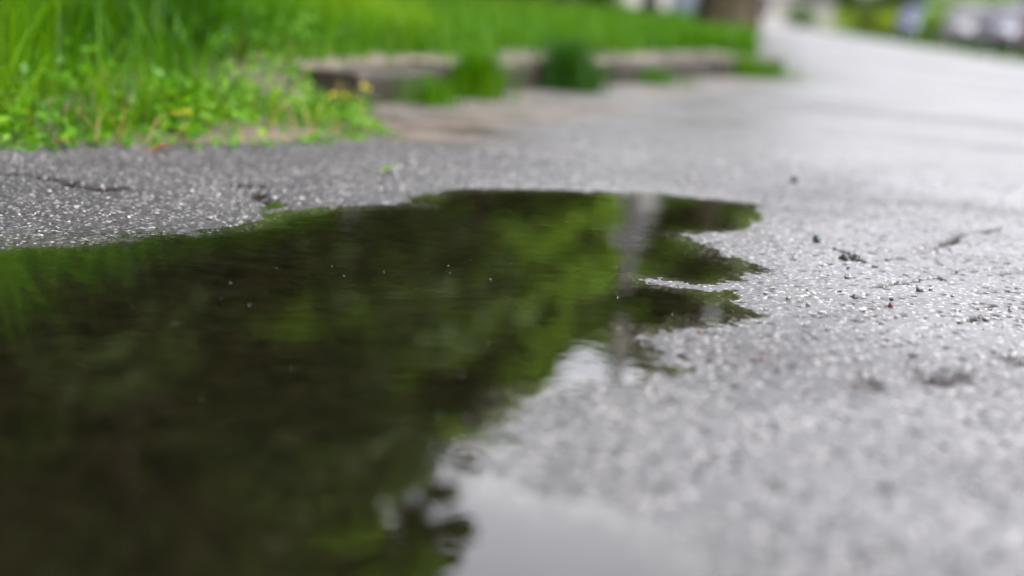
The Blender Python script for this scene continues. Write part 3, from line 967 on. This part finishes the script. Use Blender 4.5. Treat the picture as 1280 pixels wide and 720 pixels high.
def house(loc, rzz, w, d, h, rh, wm, label, seed=0, chimney=True):
    """front faces -Y in its own frame"""
    z0 = gz(*loc) - .15
    o = empty('house', (loc[0], loc[1], z0), rzz)
    tag(o, label, 'house', 'houses beyond the trees')
    bm = bmesh.new()
    bm_box(bm, -w / 2, w / 2, -d / 2, d / 2, 0, h)
    a = [bm.verts.new(p) for p in ((-w / 2, -d / 2, h + .002), (-w / 2, d / 2, h + .002), (-w / 2, 0, h + rh))]
    b = [bm.verts.new(p) for p in ((w / 2, -d / 2, h + .002), (w / 2, d / 2, h + .002), (w / 2, 0, h + rh))]
    bm.faces.new(a); bm.faces.new(b)
    bm_obj('wall', bm, wm, o)
    bm = bmesh.new()
    ov = .45
    for s in (-1, 1):
        y1 = s * (d / 2 + ov); zz1 = h - rh * ov / (d / 2)
        pr = [(y1, zz1), (0, h + rh), (0, h + rh + .16), (y1, zz1 + .16)]
        A = [bm.verts.new((-w / 2 - ov, p[0] + (.002 * s if p[0] == 0 else 0), p[1])) for p in pr]
        B = [bm.verts.new((w / 2 + ov, p[0] + (.002 * s if p[0] == 0 else 0), p[1])) for p in pr]
        for k in range(4):
            bm.faces.new([A[k], A[(k + 1) % 4], B[(k + 1) % 4], B[k]])
        bm.faces.new(A); bm.faces.new(B[::-1])
    rf = bm_obj('roof', bm, M['roof'], o)
    if chimney:
        bm = bmesh.new(); bm_box(bm, w * .2, w * .2 + .7, -.35, .35, h + rh * .6, h + rh + .9)
        bm_box(bm, w * .2 - .06, w * .2 + .76, -.41, .41, h + rh + .9, h + rh + 1.0)
        bm_obj('chimney', bm, M['brick'], rf)

    def window(cx, cz, ww, wh, face):
        fr = bmesh.new()
        y = -d / 2 - .03
        t = .08
        bm_box(fr, cx - ww / 2 - t, cx + ww / 2 + t, y - .05, y + .02, cz + wh / 2, cz + wh / 2 + t)
        bm_box(fr, cx - ww / 2 - t - .05, cx + ww / 2 + t + .05, y - .10, y + .02, cz - wh / 2 - t, cz - wh / 2)
        bm_box(fr, cx - ww / 2 - t, cx - ww / 2, y - .045, y + .02, cz - wh / 2 + .001, cz + wh / 2 - .001)
        bm_box(fr, cx + ww / 2, cx + ww / 2 + t, y - .045, y + .02, cz - wh / 2 + .001, cz + wh / 2 - .001)
        bm_box(fr, cx - ww / 2 + .001, cx + ww / 2 - .001, y - .035, y + .01, cz - .025, cz + .025)
        if face:
            for v in fr.verts:
                xx, yy = v.co.x, v.co.y
                v.co.x, v.co.y = yy + d / 2 - w / 2, -xx
        f = bm_obj('window', fr, M['trim'], o)
        pn = bmesh.new(); bm_box(pn, cx - ww / 2 + .002, cx + ww / 2 - .002, y + .012, y + .026, cz - wh / 2 + .002, cz + wh / 2 - .002)
        if face:
            for v in pn.verts:
                xx, yy = v.co.x, v.co.y
                v.co.x, v.co.y = yy + d / 2 - w / 2, -xx
        bm_obj('pane', pn, M['glass'], f)
    storeys = 2 if h > 4 else 1
    nW = max(2, int(w / 2.6))
    dk = nW // 2
    for s in range(storeys):
        for k in range(nW):
            cx = -w / 2 + (k + .5) * w / nW
            if s == 0 and k == dk: continue
            window(cx, 1.6 + s * 2.7, 1.1, 1.3, False)
        for cy in (-d / 4, d / 4):
            window(cy, 1.6 + s * 2.7, 1.0, 1.3, True)
    cx = -w / 2 + (dk + .5) * w / nW
    bm = bmesh.new(); bm_box(bm, cx - .5, cx + .5, -d / 2 - .05, -d / 2 + .01, .2, 2.25)
    for (zz, hh) in ((.45, .7), (1.35, .7)):
        bm_box(bm, cx - .35, cx + .35, -d / 2 - .07, -d / 2 - .052, zz, zz + hh)
    dr = bm_obj('door', bm, M['door'], o)
    bm = bmesh.new(); bm_tube(bm, [(cx + .4, -d / 2 - .055, 1.1), (cx + .4, -d / 2 - .12, 1.1)], [.03, .035], 10)
    bm_obj('handle', bm, M['trim'], dr)
    bm = bmesh.new(); bm_box(bm, cx - .8, cx + .8, -d / 2 - .9, -d / 2 - .06, .0, .18)
    bm_obj('step', bm, M['concrete'], o)


house((at(803, 50), 50), R(-6), 6.0, 8, 6.6, 0.8, M['white'], 'white two storey house behind the lawn left of the corner trunk', 1, False)
house((at(1000, 128), 128), R(-9), 9.5, 8, 2.9, 1.9, M['cream'], 'low cream house closing the far end of the street', 2)
house((at(1170, 100), 100), R(-18), 9, 8, 2.9, 2.0, M['brick'], 'orange brick house across the street behind the bushes', 3)

# utility pole mirrored as a grey streak in the puddle
ux, uy = at(812, 27), 27.0
o = empty('utility_pole', (ux, uy, gz(ux, uy) - .1))
tag(o, 'weathered grey wooden utility pole standing on the lawn before the white house', 'utility pole')
M['pole'] = noisy_mat('grey_weathered_wood', (.05, .045, .042), (.10, .092, .088), 4, .8, .5, 25)
bm = bmesh.new(); bm_tube(bm, [(0, 0, 0), (0, 0, 3), (.02, 0, 7.6)], [.17, .15, .11], 14); bm_obj('pole', bm, M['pole'], o, True)
bm = bmesh.new(); bm_box(bm, -1.05, 1.05, -.19, -.10, 7.0, 7.12); bm_obj('crossarm', bm, M['pole'], o)
for xx in (-.9, -.4, .4, .9):
    bm = bmesh.new(); bm_tube(bm, [(xx, -.145, 7.12), (xx, -.145, 7.17), (xx, -.145, 7.19), (xx, -.145, 7.27)], [.02, .05, .035, .03], 10)
    bm_obj('insulator', bm, M['trim'], o, True)

# ------------------------------------------------------------------ cars
M['tyre'] = noisy_mat('tyre_rubber', (.012, .012, .012), (.03, .03, .03), 20, .8, .2)
M['rim'] = noisy_mat('alloy', (.45, .45, .46), (.6, .6, .61), 10, .3, 0, metallic=.9)
M['carglass'] = noisy_mat('car_glass', (.012, .016, .018), (.03, .035, .04), 2, .2, 0, spec=.3)
M['lamp'] = noisy_mat('headlight_glass', (.16, .165, .17), (.26, .26, .27), 10, .1, 0, coat=.5)
M['tail'] = noisy_mat('tail_light', (.35, .015, .015), (.5, .03, .02), 10, .15, 0, coat=.5)
M['blacktrim'] = noisy_mat('black_plastic', (.015, .015, .016), (.03, .03, .03), 20, .6, .1)


def paint(name, c):
    return noisy_mat(name, c, tuple(min(1, v * 1.12) for v in c), 2, .5, 0, metallic=.0, coat=.0, spec=.3)


def loft(stations, mat, name, parent):
    """stations: list of (x, [(halfwidth, z)...]) closed symmetric sections"""
    bm = bmesh.new()
    rings = []
    for x, sec in stations:
        pts = [(x, -w, z) for w, z in sec] + [(x, w, z) for w, z in reversed(sec)]
        rings.append([bm.verts.new(p) for p in pts])
    n = len(rings[0])
    for a, b in zip(rings, rings[1:]):
        for k in range(n):
            bm.faces.new([a[k], a[(k + 1) % n], b[(k + 1) % n], b[k]])
    bm.faces.new(rings[0]); bm.faces.new(rings[-1][::-1])
    return bm_obj(name, bm, mat, parent, True)


def car(px, depth, heading, pm, label, tall=0.0):
    x0 = at(px, depth); z0 = gz(x0, depth) + .004
    o = empty('parked_car', (x0, depth, z0), heading)
    tag(o, label, 'car', 'cars parked along the far right kerb')
    # +x is the front.  body below the belt line
    prof = [(-2.16, .42, .60, .70), (-2.08, .30, .66, .92), (-1.75, .24, .80, 1.00), (-1.0, .22, .86, .98), (0, .21, .88, .95),
            (.9, .22, .88, .93), (1.25, .22, .87, .90), (1.75, .25, .82, .80), (2.05, .30, .74, .70), (2.18, .40, .62, .58)]
    st = []
    for x, zb, hw, zt in prof:
        st.append((x, [(hw * .80, zb), (hw * .97, zb + .08), (hw, zb + (zt - zb) * .5), (hw * .97, zt - .06), (hw * .86, zt)]))
    body = loft(st, pm, 'body', o)
    s = body.modifiers.new('s', 'SUBSURF'); s.levels = 1; s.render_levels = 1
    R_ = 1.42 + tall
    cab = [(-1.95, .90, .74, .95), (-1.45, .93, .76, R_ - .08), (-.7, .93, .78, R_), (.15, .93, .78, R_ - .02), (.62, .93, .76, R_ - .22), (1.12, .90, .74, .93)]
    st = []
    for x, zb, hw, zt in cab:
        t = (zt - .93) / (R_ - .93)
        st.append((x, [(hw, zb - .1), (hw * 1.02, zb), (hw * (1 - .10 * t), zb + (zt - zb) * .6), (hw * (1 - .20 * t), zt - .03 * t), (hw * (.9 - .25 * t), zt)]))
    gh = loft(st, M['carglass'], 'windows', o)
    s = gh.modifiers.new('s', 'SUBSURF'); s.levels = 1; s.render_levels = 1
    # roof skin and pillars over the glass
    bm = bmesh.new()
    g = bmesh.new
    pts = [(-1.42, R_ - .07, .585), (-.7, R_ + .012, .61), (.15, R_ - .004, .61), (.5, R_ - .13, .60)]
    rings = []
    for x, z, w in pts:
        rings.append([bm.verts.new(p) for p in ((x, -w, z - .05), (x, -w * .7, z + .012), (x, w * .7, z + .012), (x, w, z - .05), (x, w * .7, z - .04), (x, -w * .7, z - .04))])
    for a, b in zip(rings, rings[1:]):
        for k in range(6): bm.faces.new([a[k], a[(k + 1) % 6], b[(k + 1) % 6], b[k]])
    bm.faces.new(rings[0]); bm.faces.new(rings[-1][::-1])
    for sgn in (-1, 1):
        bm_tube(bm, [(1.13, sgn * .73, .92), (.5, sgn * .62, R_ - .15)], [.035, .03], 6)
        bm_tube(bm, [(-.35, sgn * .775, .92), (-.35, sgn * .63, R_ - .03)], [.04, .03], 6)
        bm_tube(bm, [(-1.85, sgn * .72, .95), (-1.4, sgn * .60, R_ - .1)], [.07, .05], 6)
    bm_obj('roof', bm, pm, o, True)
    for sx in (-1.32, 1.36):
        for sy in (-1, 1):
            bm = bmesh.new()
            bm_tube(bm, [(sx, sy * .66, .31), (sx, sy * .68, .31), (sx, sy * .84, .31), (sx, sy * .86, .31)], [.27, .31, .31, .28], 26)
            wl = bm_obj('wheel', bm, M['tyre'], o, False)
            bm = bmesh.new()
            bm_tube(bm, [(sx, sy * .855, .31), (sx, sy * .872, .31)], [.19, .18], 20)
            for k in range(5):
                a = k * 2 * math.pi / 5
                bm_tube(bm, [(sx, sy * .880, .31), (sx + .17 * math.cos(a), sy * .875, .31 + .17 * math.sin(a))], [.03, .02], 5)
            bm_obj('rim', bm, M['rim'], wl)
    for sy in (-1, 1):
        bm = bmesh.new(); bm_tube(bm, [(1.98, sy * .56, .62), (2.10, sy * .54, .60), (2.15, sy * .53, .60)], [.13, .11, .07], 12); bm_obj('headlight', bm, M['lamp'], o, True)
        bm = bmesh.new(); bm_box(bm, -2.17, -2.02, min(sy * .45, sy * .66), max(sy * .45, sy * .66), .70, .86); bm_obj('tail_light', bm, M['tail'], o)
        bm = bmesh.new(); bm_tube(bm, [(.85, sy * .80, .96), (.87, sy * .95, 1.0), (.87, sy * 1.0, 1.0)], [.03, .08, .06], 8); bm_obj('mirror', bm, pm, o, True)
    bm = bmesh.new(); bm_box(bm, 2.08, 2.20, -.45, .45, .36, .50); bm_obj('bumper', bm, M['blacktrim'], o)
    bm = bmesh.new(); bm_box(bm, -2.20, -2.08, -.5, .5, .36, .48); bm_obj('bumper', bm, M['blacktrim'], o)
    bm = bmesh.new(); bm_box(bm, -1.9, 1.9, -.70, .70, .17, .30); bm_obj('underbody', bm, M['blacktrim'], o)
    bm = bmesh.new(); bm_box(bm, 2.203, 2.217, -.26, .26, .52, .63); bm_obj('number_plate', bm, M['trim'], o)
    bm = bmesh.new(); bm_box(bm, -2.217, -2.203, -.26, .26, .52, .63)
    bm_obj('number_plate', bm, M['trim'], o)
    return o


ang = math.atan2(1, ROAD_DIR)
car(1216, 47, ang + math.pi, paint('silver_paint', (.17, .167, .175)), 'light silver parked car farther up the street, left of the other cars', .05)
car(1266, 41, ang + math.pi + .03, paint('lilac_grey_paint', (.12, .117, .145)), 'lilac grey parked car between the silver and the dark red one')
car(1330, 35, ang + math.pi, paint('dark_red_paint', (.10, .012, .03)), 'dark red parked car cut by the right border of the photo')

car(1152, 56, ang + math.pi, paint('slate_blue_paint', (.05, .06, .15)), 'slate blue parked car farthest up the street, half behind the bright green bush')

# ------------------------------------------------------------------ small things on the asphalt
M['bud'] = noisy_mat('dark_red_bud', (.045, .008, .010), (.09, .02, .02), 200, .35, .4, 500, bdist=.001)
M['darkdebris'] = noisy_mat('dark_wet_debris', (.008, .006, .006), (.02, .014, .012), 150, .5, .4, 500, bdist=.001)
M['tealbit'] = noisy_mat('teal_pebble', (.004, .014, .014), (.010, .028, .027), 150, .4, .3, 500, bdist=.001)
M['rust'] = noisy_mat('rust_bit', (.055, .016, .012), (.09, .03, .02), 150, .5, .3, 500, bdist=.001)
M['redleaf'] = noisy_mat('red_leaf', (.28, .05, .02), (.42, .12, .05), 60, .5, .3, 300, bdist=.001)
M['greenleaf'] = noisy_mat('green_leaf', (.10, .20, .015), (.17, .28, .03), 60, .4, .3, 300, bdist=.001)
M['brownleaf'] = noisy_mat('rotten_leaf', (.016, .008, .008), (.040, .020, .018), 60, .55, .5, 300, bdist=.001)
M['stone'] = noisy_mat('loose_stone', (.06, .058, .055), (.15, .145, .14), 120, .4, .4, 500, bdist=.001)


def lump(px, py, sx, sy, sz, mat, name, label, cat, seed, group=None, pieces=1):
    x0, y0 = gp(px, py, .006)
    z0 = rz(x0, y0)
    bm = bmesh.new()
    rd = random.Random(seed)
    for k in range(pieces):
        r = bmesh.ops.create_icosphere(bm, subdivisions=3, radius=1)
        ph = [rd.uniform(0, 6.28) for _ in range(6)]
        ox, oy = (rd.uniform(-1, 1) * sx * 1.1, rd.uniform(-1, 1) * sy) if k else (0, 0)
        sc = 1 if k == 0 else rd.uniform(.35, .65)
        for v in r['verts']:
            c = v.co
            f = 1 + .16 * math.sin(3 * c.x + ph[0]) + .14 * math.sin(4 * c.y + ph[1]) + .1 * math.sin(5 * c.z + ph[2]) + .07 * math.sin(9 * c.x + 7 * c.y + ph[3])
            v.co = Vector((c.x * sx * f * sc + ox, c.y * sy * f * sc + oy, c.z * sz * f * sc + sz * .75 * sc))
    o = bm_obj(name, bm, mat, None, True)
    o.location = (x0, y0, z0)
    tag(o, label, cat, group)
    return o


lump(1113, 384, .0038, .004, .0042, M['bud'], 'tree_bud', 'tiny dark red tree bud in sharp focus on the asphalt', 'bud', 1)
lump(1114, 377, .0030, .003, .0026, M['darkdebris'], 'seed_husk', 'black seed husk just behind the red bud', 'seed husk', 2)
lump(1068, 372, .0045, .005, .003, M['darkdebris'], 'grit_crumb', 'pair of black crumbs lying left of the red bud', 'grit', 3, None, 3)
lump(1021, 302, .008, .010, .0055, M['tealbit'], 'teal_pebble', 'dark teal pebble alone on the pale wet asphalt', 'pebble', 4)
lump(876, 411, .0035, .004, .003, M['rust'], 'rust_crumb', 'tiny rust red crumb by the puddle shore', 'grit', 5)
lump(953, 448, .003, .003, .002, M['rust'], 'rust_crumb', 'blurred reddish crumb below the puddle tip', 'grit', 6)
lump(1056, 325, .007, .010, .004, M['darkdebris'], 'grit_crumb', 'dark crumbs in a short row below the teal pebble', 'grit', 7, None, 4)
lump(993, 229, .010, .014, .007, M['darkdebris'], 'loose_stone', 'blurred dark stone on the far asphalt beyond the puddle', 'stone', 8)


def leafobj(px, py, ln, wd, mat, label, seed, rot, onz=None, name='fallen_leaf', cat='leaf'):
    x0, y0 = gp(px, py, .006)
    z0 = rz(x0, y0) + .004 if onz is None else onz
    rd = random.Random(seed)
    bm = bmesh.new()
    n = 10
    up = []; lo = []; mid = []
    for k in range(n + 1):
        t = k / n
        w = wd * math.sin(math.pi * t ** .8) * (1 + .18 * math.sin(k * 2.3 + seed)) * .5 + .0004
        zc = .006 * math.sin(t * 3 + seed) * ln / .05
        xx = (t - .5) * ln
        mid.append(bm.verts.new((xx, 0, zc)))
        up.append(bm.verts.new((xx, w, zc + w * rd.uniform(.1, .5))))
        lo.append(bm.verts.new((xx, -w, zc + w * rd.uniform(.1, .5))))
    for k in range(n):
        bm.faces.new([mid[k], mid[k + 1], up[k + 1], up[k]])
        bm.faces.new([lo[k], lo[k + 1], mid[k + 1], mid[k]])
    r = bmesh.ops.solidify(bm, geom=bm.faces[:], thickness=.0006)
    bm_tube(bm, [(-ln * .5, 0, mid[0].co.z), (-ln * .75, ln * .05, mid[0].co.z + .002)], [.0007, .0005], 5)
    o = bm_obj(name, bm, mat, None, True)
    o.location = (x0, y0, z0); o.rotation_euler = (0, 0, rot)
    tag(o, label, cat, 'fallen leaves')
    return o


leafobj(1172, 480, .040, .024, M['brownleaf'], 'dark rotten leaf scrap pressed on the asphalt at lower right', 3, .2)
leafobj(1205, 476, .030, .010, M['brownleaf'], 'thin dark leaf scrap just right of the rotten leaf', 5, -.1)
leafobj(1272, 458, .034, .014, M['brownleaf'], 'dark leaf scrap at the right border of the photo', 8, .3)
leafobj(1073, 487, .026, .008, M['brownleaf'], 'faint brown leaf sliver left of the rotten leaf', 9, .1)
leafobj(486, 213, .035, .022, M['greenleaf'], 'small fresh green leaf lying on the far asphalt', 11, .7)
leafobj(203, 191, .05, .028, M['redleaf'], 'red brown leaf at the foot of the weeds', 12, .4)
leafobj(83, 182, .05, .03, M['redleaf'], 'reddish leaf among the weeds near the left border', 13, 1.2)
leafobj(318, 187, .03, .018, M['redleaf'], 'small reddish leaf at the asphalt edge right of the other red leaves', 14, 2.2)

# loose stones on the paving and in the shallow water
rd = random.Random(5)
ST = []
spots = [(62, 240), (190, 247), (262, 271), (175, 203), (240, 240), (95, 262), (1190, 372), (1010, 380), (1150, 365), (1232, 402), (1060, 346), (1120, 398), (985, 372), (1262, 392), (700, 215), (760, 208), (1090, 470), (1050, 520), (1180, 560), (940, 560), (1110, 610), (870, 520), (1210, 530), (1240, 620)]
for i, (px, py) in enumerate(spots):
    s = rd.uniform(.0026, .0052)
    l = lump(px, py, s, s * 1.1, s * .7, M['stone'], 'loose_stone', 'pale grit stone lying loose on the wet asphalt', 'stone', 60 + i, 'loose grit stones')

# dark crumbs of bark and seed washed together on the paving
cm = lump(1150, 352, .003, .003, .0016, M['darkdebris'], 'bark_crumb', 'tiny dark bark crumb lying loose on the wet asphalt', 'crumb', 90, 'dark crumbs on the asphalt')
rc_ = random.Random(21)
cl_ = [(1130, 350), (1075, 335), (1010, 365), (1180, 400), (1235, 370), (990, 392), (1240, 428), (140, 250), (300, 262), (60, 275), (1130, 455)]
for k in range(42):
    q = cl_[k % len(cl_)]
    px = rc_.gauss(q[0], 42); py = q[1] + rc_.gauss(0, 11)
    x0, y0 = gp(px, py, .005)
    if bool(inside(np.array([x0]), np.array([y0]), PUD)[0]): continue
    c_ = cm.copy(); COL.objects.link(c_)
    s_ = rc_.uniform(.35, 1.1)
    c_.scale = (s_ * rc_.uniform(.8, 2.2), s_, s_ * .9)
    c_.rotation_euler = (0, 0, rc_.uniform(0, 6.28)); c_.location = (x0, y0, rz(x0, y0))


# bubbles floating on the puddle
m, nt, bs, out = new_mat('bubble_film')
gl = N(nt, 'ShaderNodeBsdfGlossy'); gl.inputs['Roughness'].default_value = .03
tr = N(nt, 'ShaderNodeBsdfTransparent'); fr = N(nt, 'ShaderNodeFresnel', IOR=1.6)
mx = N(nt, 'ShaderNodeMixShader')
nt.links.new(fr.outputs[0], mx.inputs[0]); nt.links.new(tr.outputs[0], mx.inputs[1]); nt.links.new(gl.outputs[0], mx.inputs[2])
nt.links.new(mx.outputs[0], out.inputs['Surface'])
M['bubble'] = m
bspots = [(560, 332), (562, 341), (600, 345), (613, 350), (588, 325), (694, 305), (772, 372), (288, 354), (278, 374), (312, 381), (165, 384),
          (218, 404), (366, 460), (550, 518), (578, 470), (770, 333), (430, 345), (480, 340), (665, 372), (520, 360), (740, 352), (640, 330), (345, 335), (415, 333), (812, 388), (840, 393), (255, 500), (105, 460), (610, 430)]
me = None
for i, (px, py) in enumerate(bspots):
    x0, y0 = gp(px, py, 0)
    if me is None:
        bm = bmesh.new()
        bmesh.ops.create_uvsphere(bm, u_segments=14, v_segments=10, radius=1)
        bmesh.ops.delete(bm, geom=[v for v in bm.verts if v.co.z < -.05], context='VERTS')
        b0 = bm_obj('bubble', bm, M['bubble'], None, True); me = b0.data
        b = b0
    else:
        b = b0.copy(); COL.objects.link(b)
    s = rd.uniform(.0008, .0017)
    b.scale = (s, s, s * .8); b.location = (x0, y0, .0002)
    tag(b, 'tiny clear bubble floating on the dark puddle', 'bubble', 'bubbles on the puddle')

# ------------------------------------------------------------------ world, sun, camera
w = bpy.data.worlds.new('World'); S.world = w; w.use_nodes = True
nt = w.node_tree
bg = nt.nodes['Background']
sky = nt.nodes.new('ShaderNodeTexSky'); sky.sky_type = 'NISHITA'; sky.sun_disc = False
SUN_EL, SUN_AZ = R(58), R(115)
sky.sun_elevation = SUN_EL; sky.sun_rotation = SUN_AZ
sky.air_density = 1.0; sky.dust_density = 3.0; sky.ozone_density = 1.0
hs = nt.nodes.new('ShaderNodeHueSaturation'); hs.inputs['Saturation'].default_value = .12
nt.links.new(sky.outputs[0], hs.inputs['Color'])
tc = nt.nodes.new('ShaderNodeTexCoord')
cn = nt.nodes.new('ShaderNodeTexNoise'); cn.inputs['Scale'].default_value = 2.2; cn.inputs['Detail'].default_value = 5
nt.links.new(tc.outputs['Generated'], cn.inputs['Vector'])
cr_ = ramp(nt, cn.outputs['Fac'], [(.3, (.82, .82, .84)), (.7, (1.15, 1.14, 1.14))])
mu = nt.nodes.new('ShaderNodeMix'); mu.data_type = 'RGBA'; mu.blend_type = 'MULTIPLY'; mu.inputs['Factor'].default_value = 1
nt.links.new(hs.outputs[0], mu.inputs['A']); nt.links.new(cr_.outputs[0], mu.inputs['B'])
# overcast: brighter overhead than near the horizon
sz = nt.nodes.new('ShaderNodeSeparateXYZ'); nt.links.new(tc.outputs['Generated'], sz.inputs[0])
gr = ramp(nt, sz.outputs['Z'], [(0.0, (.33, .325, .34)), (.12, (.48, .47, .49)), (.33, (1.60, 1.58, 1.62)), (1.0, (1.75, 1.73, 1.76))])
m2_ = nt.nodes.new('ShaderNodeMix'); m2_.data_type = 'RGBA'; m2_.blend_type = 'MULTIPLY'; m2_.inputs['Factor'].default_value = 1
nt.links.new(mu.outputs['Result'], m2_.inputs['A']); nt.links.new(gr.outputs[0], m2_.inputs['B'])
nt.links.new(m2_.outputs['Result'], bg.inputs['Color'])
bg.inputs['Strength'].default_value = .15

sl = bpy.data.lights.new('sun', 'SUN'); sl.energy = 0.5; sl.angle = R(25); sl.color = (1, .97, .93)
so = bpy.data.objects.new('sun', sl); COL.objects.link(so)
d = Vector((math.sin(SUN_AZ) * math.cos(SUN_EL), math.cos(SUN_AZ) * math.cos(SUN_EL), math.sin(SUN_EL)))
so.rotation_euler = d.to_track_quat('Z', 'Y').to_euler()

cam = bpy.data.cameras.new('camera'); co = bpy.data.objects.new('camera', cam); COL.objects.link(co)
cam.lens = 50; cam.sensor_width = 36; cam.clip_start = .02; cam.clip_end = 3000
co.location = (0, 0, CAM_H); co.rotation_euler = (Matrix.Rotation(math.pi / 2 - PITCH, 3, 'X') @ Matrix.Rotation(ROLL, 3, 'Z')).to_euler()
cam.dof.use_dof = True
fy = gp(640, 334)[1]
cam.dof.focus_distance = fy * math.cos(PITCH) + CAM_H * math.sin(PITCH)
cam.dof.aperture_fstop = 1.5
S.camera = co

S.view_settings.view_transform = 'Standard'
S.view_settings.look = 'None'
S.view_settings.gamma = 1
S.view_settings.exposure = 2.08
S.render.engine = 'CYCLES'
S.cycles.use_denoising = True
S.cycles.max_bounces = 8
S.cycles.diffuse_bounces = 3
S.cycles.transparent_max_bounces = 12
S.cycles.caustics_reflective = False
S.cycles.caustics_refractive = False
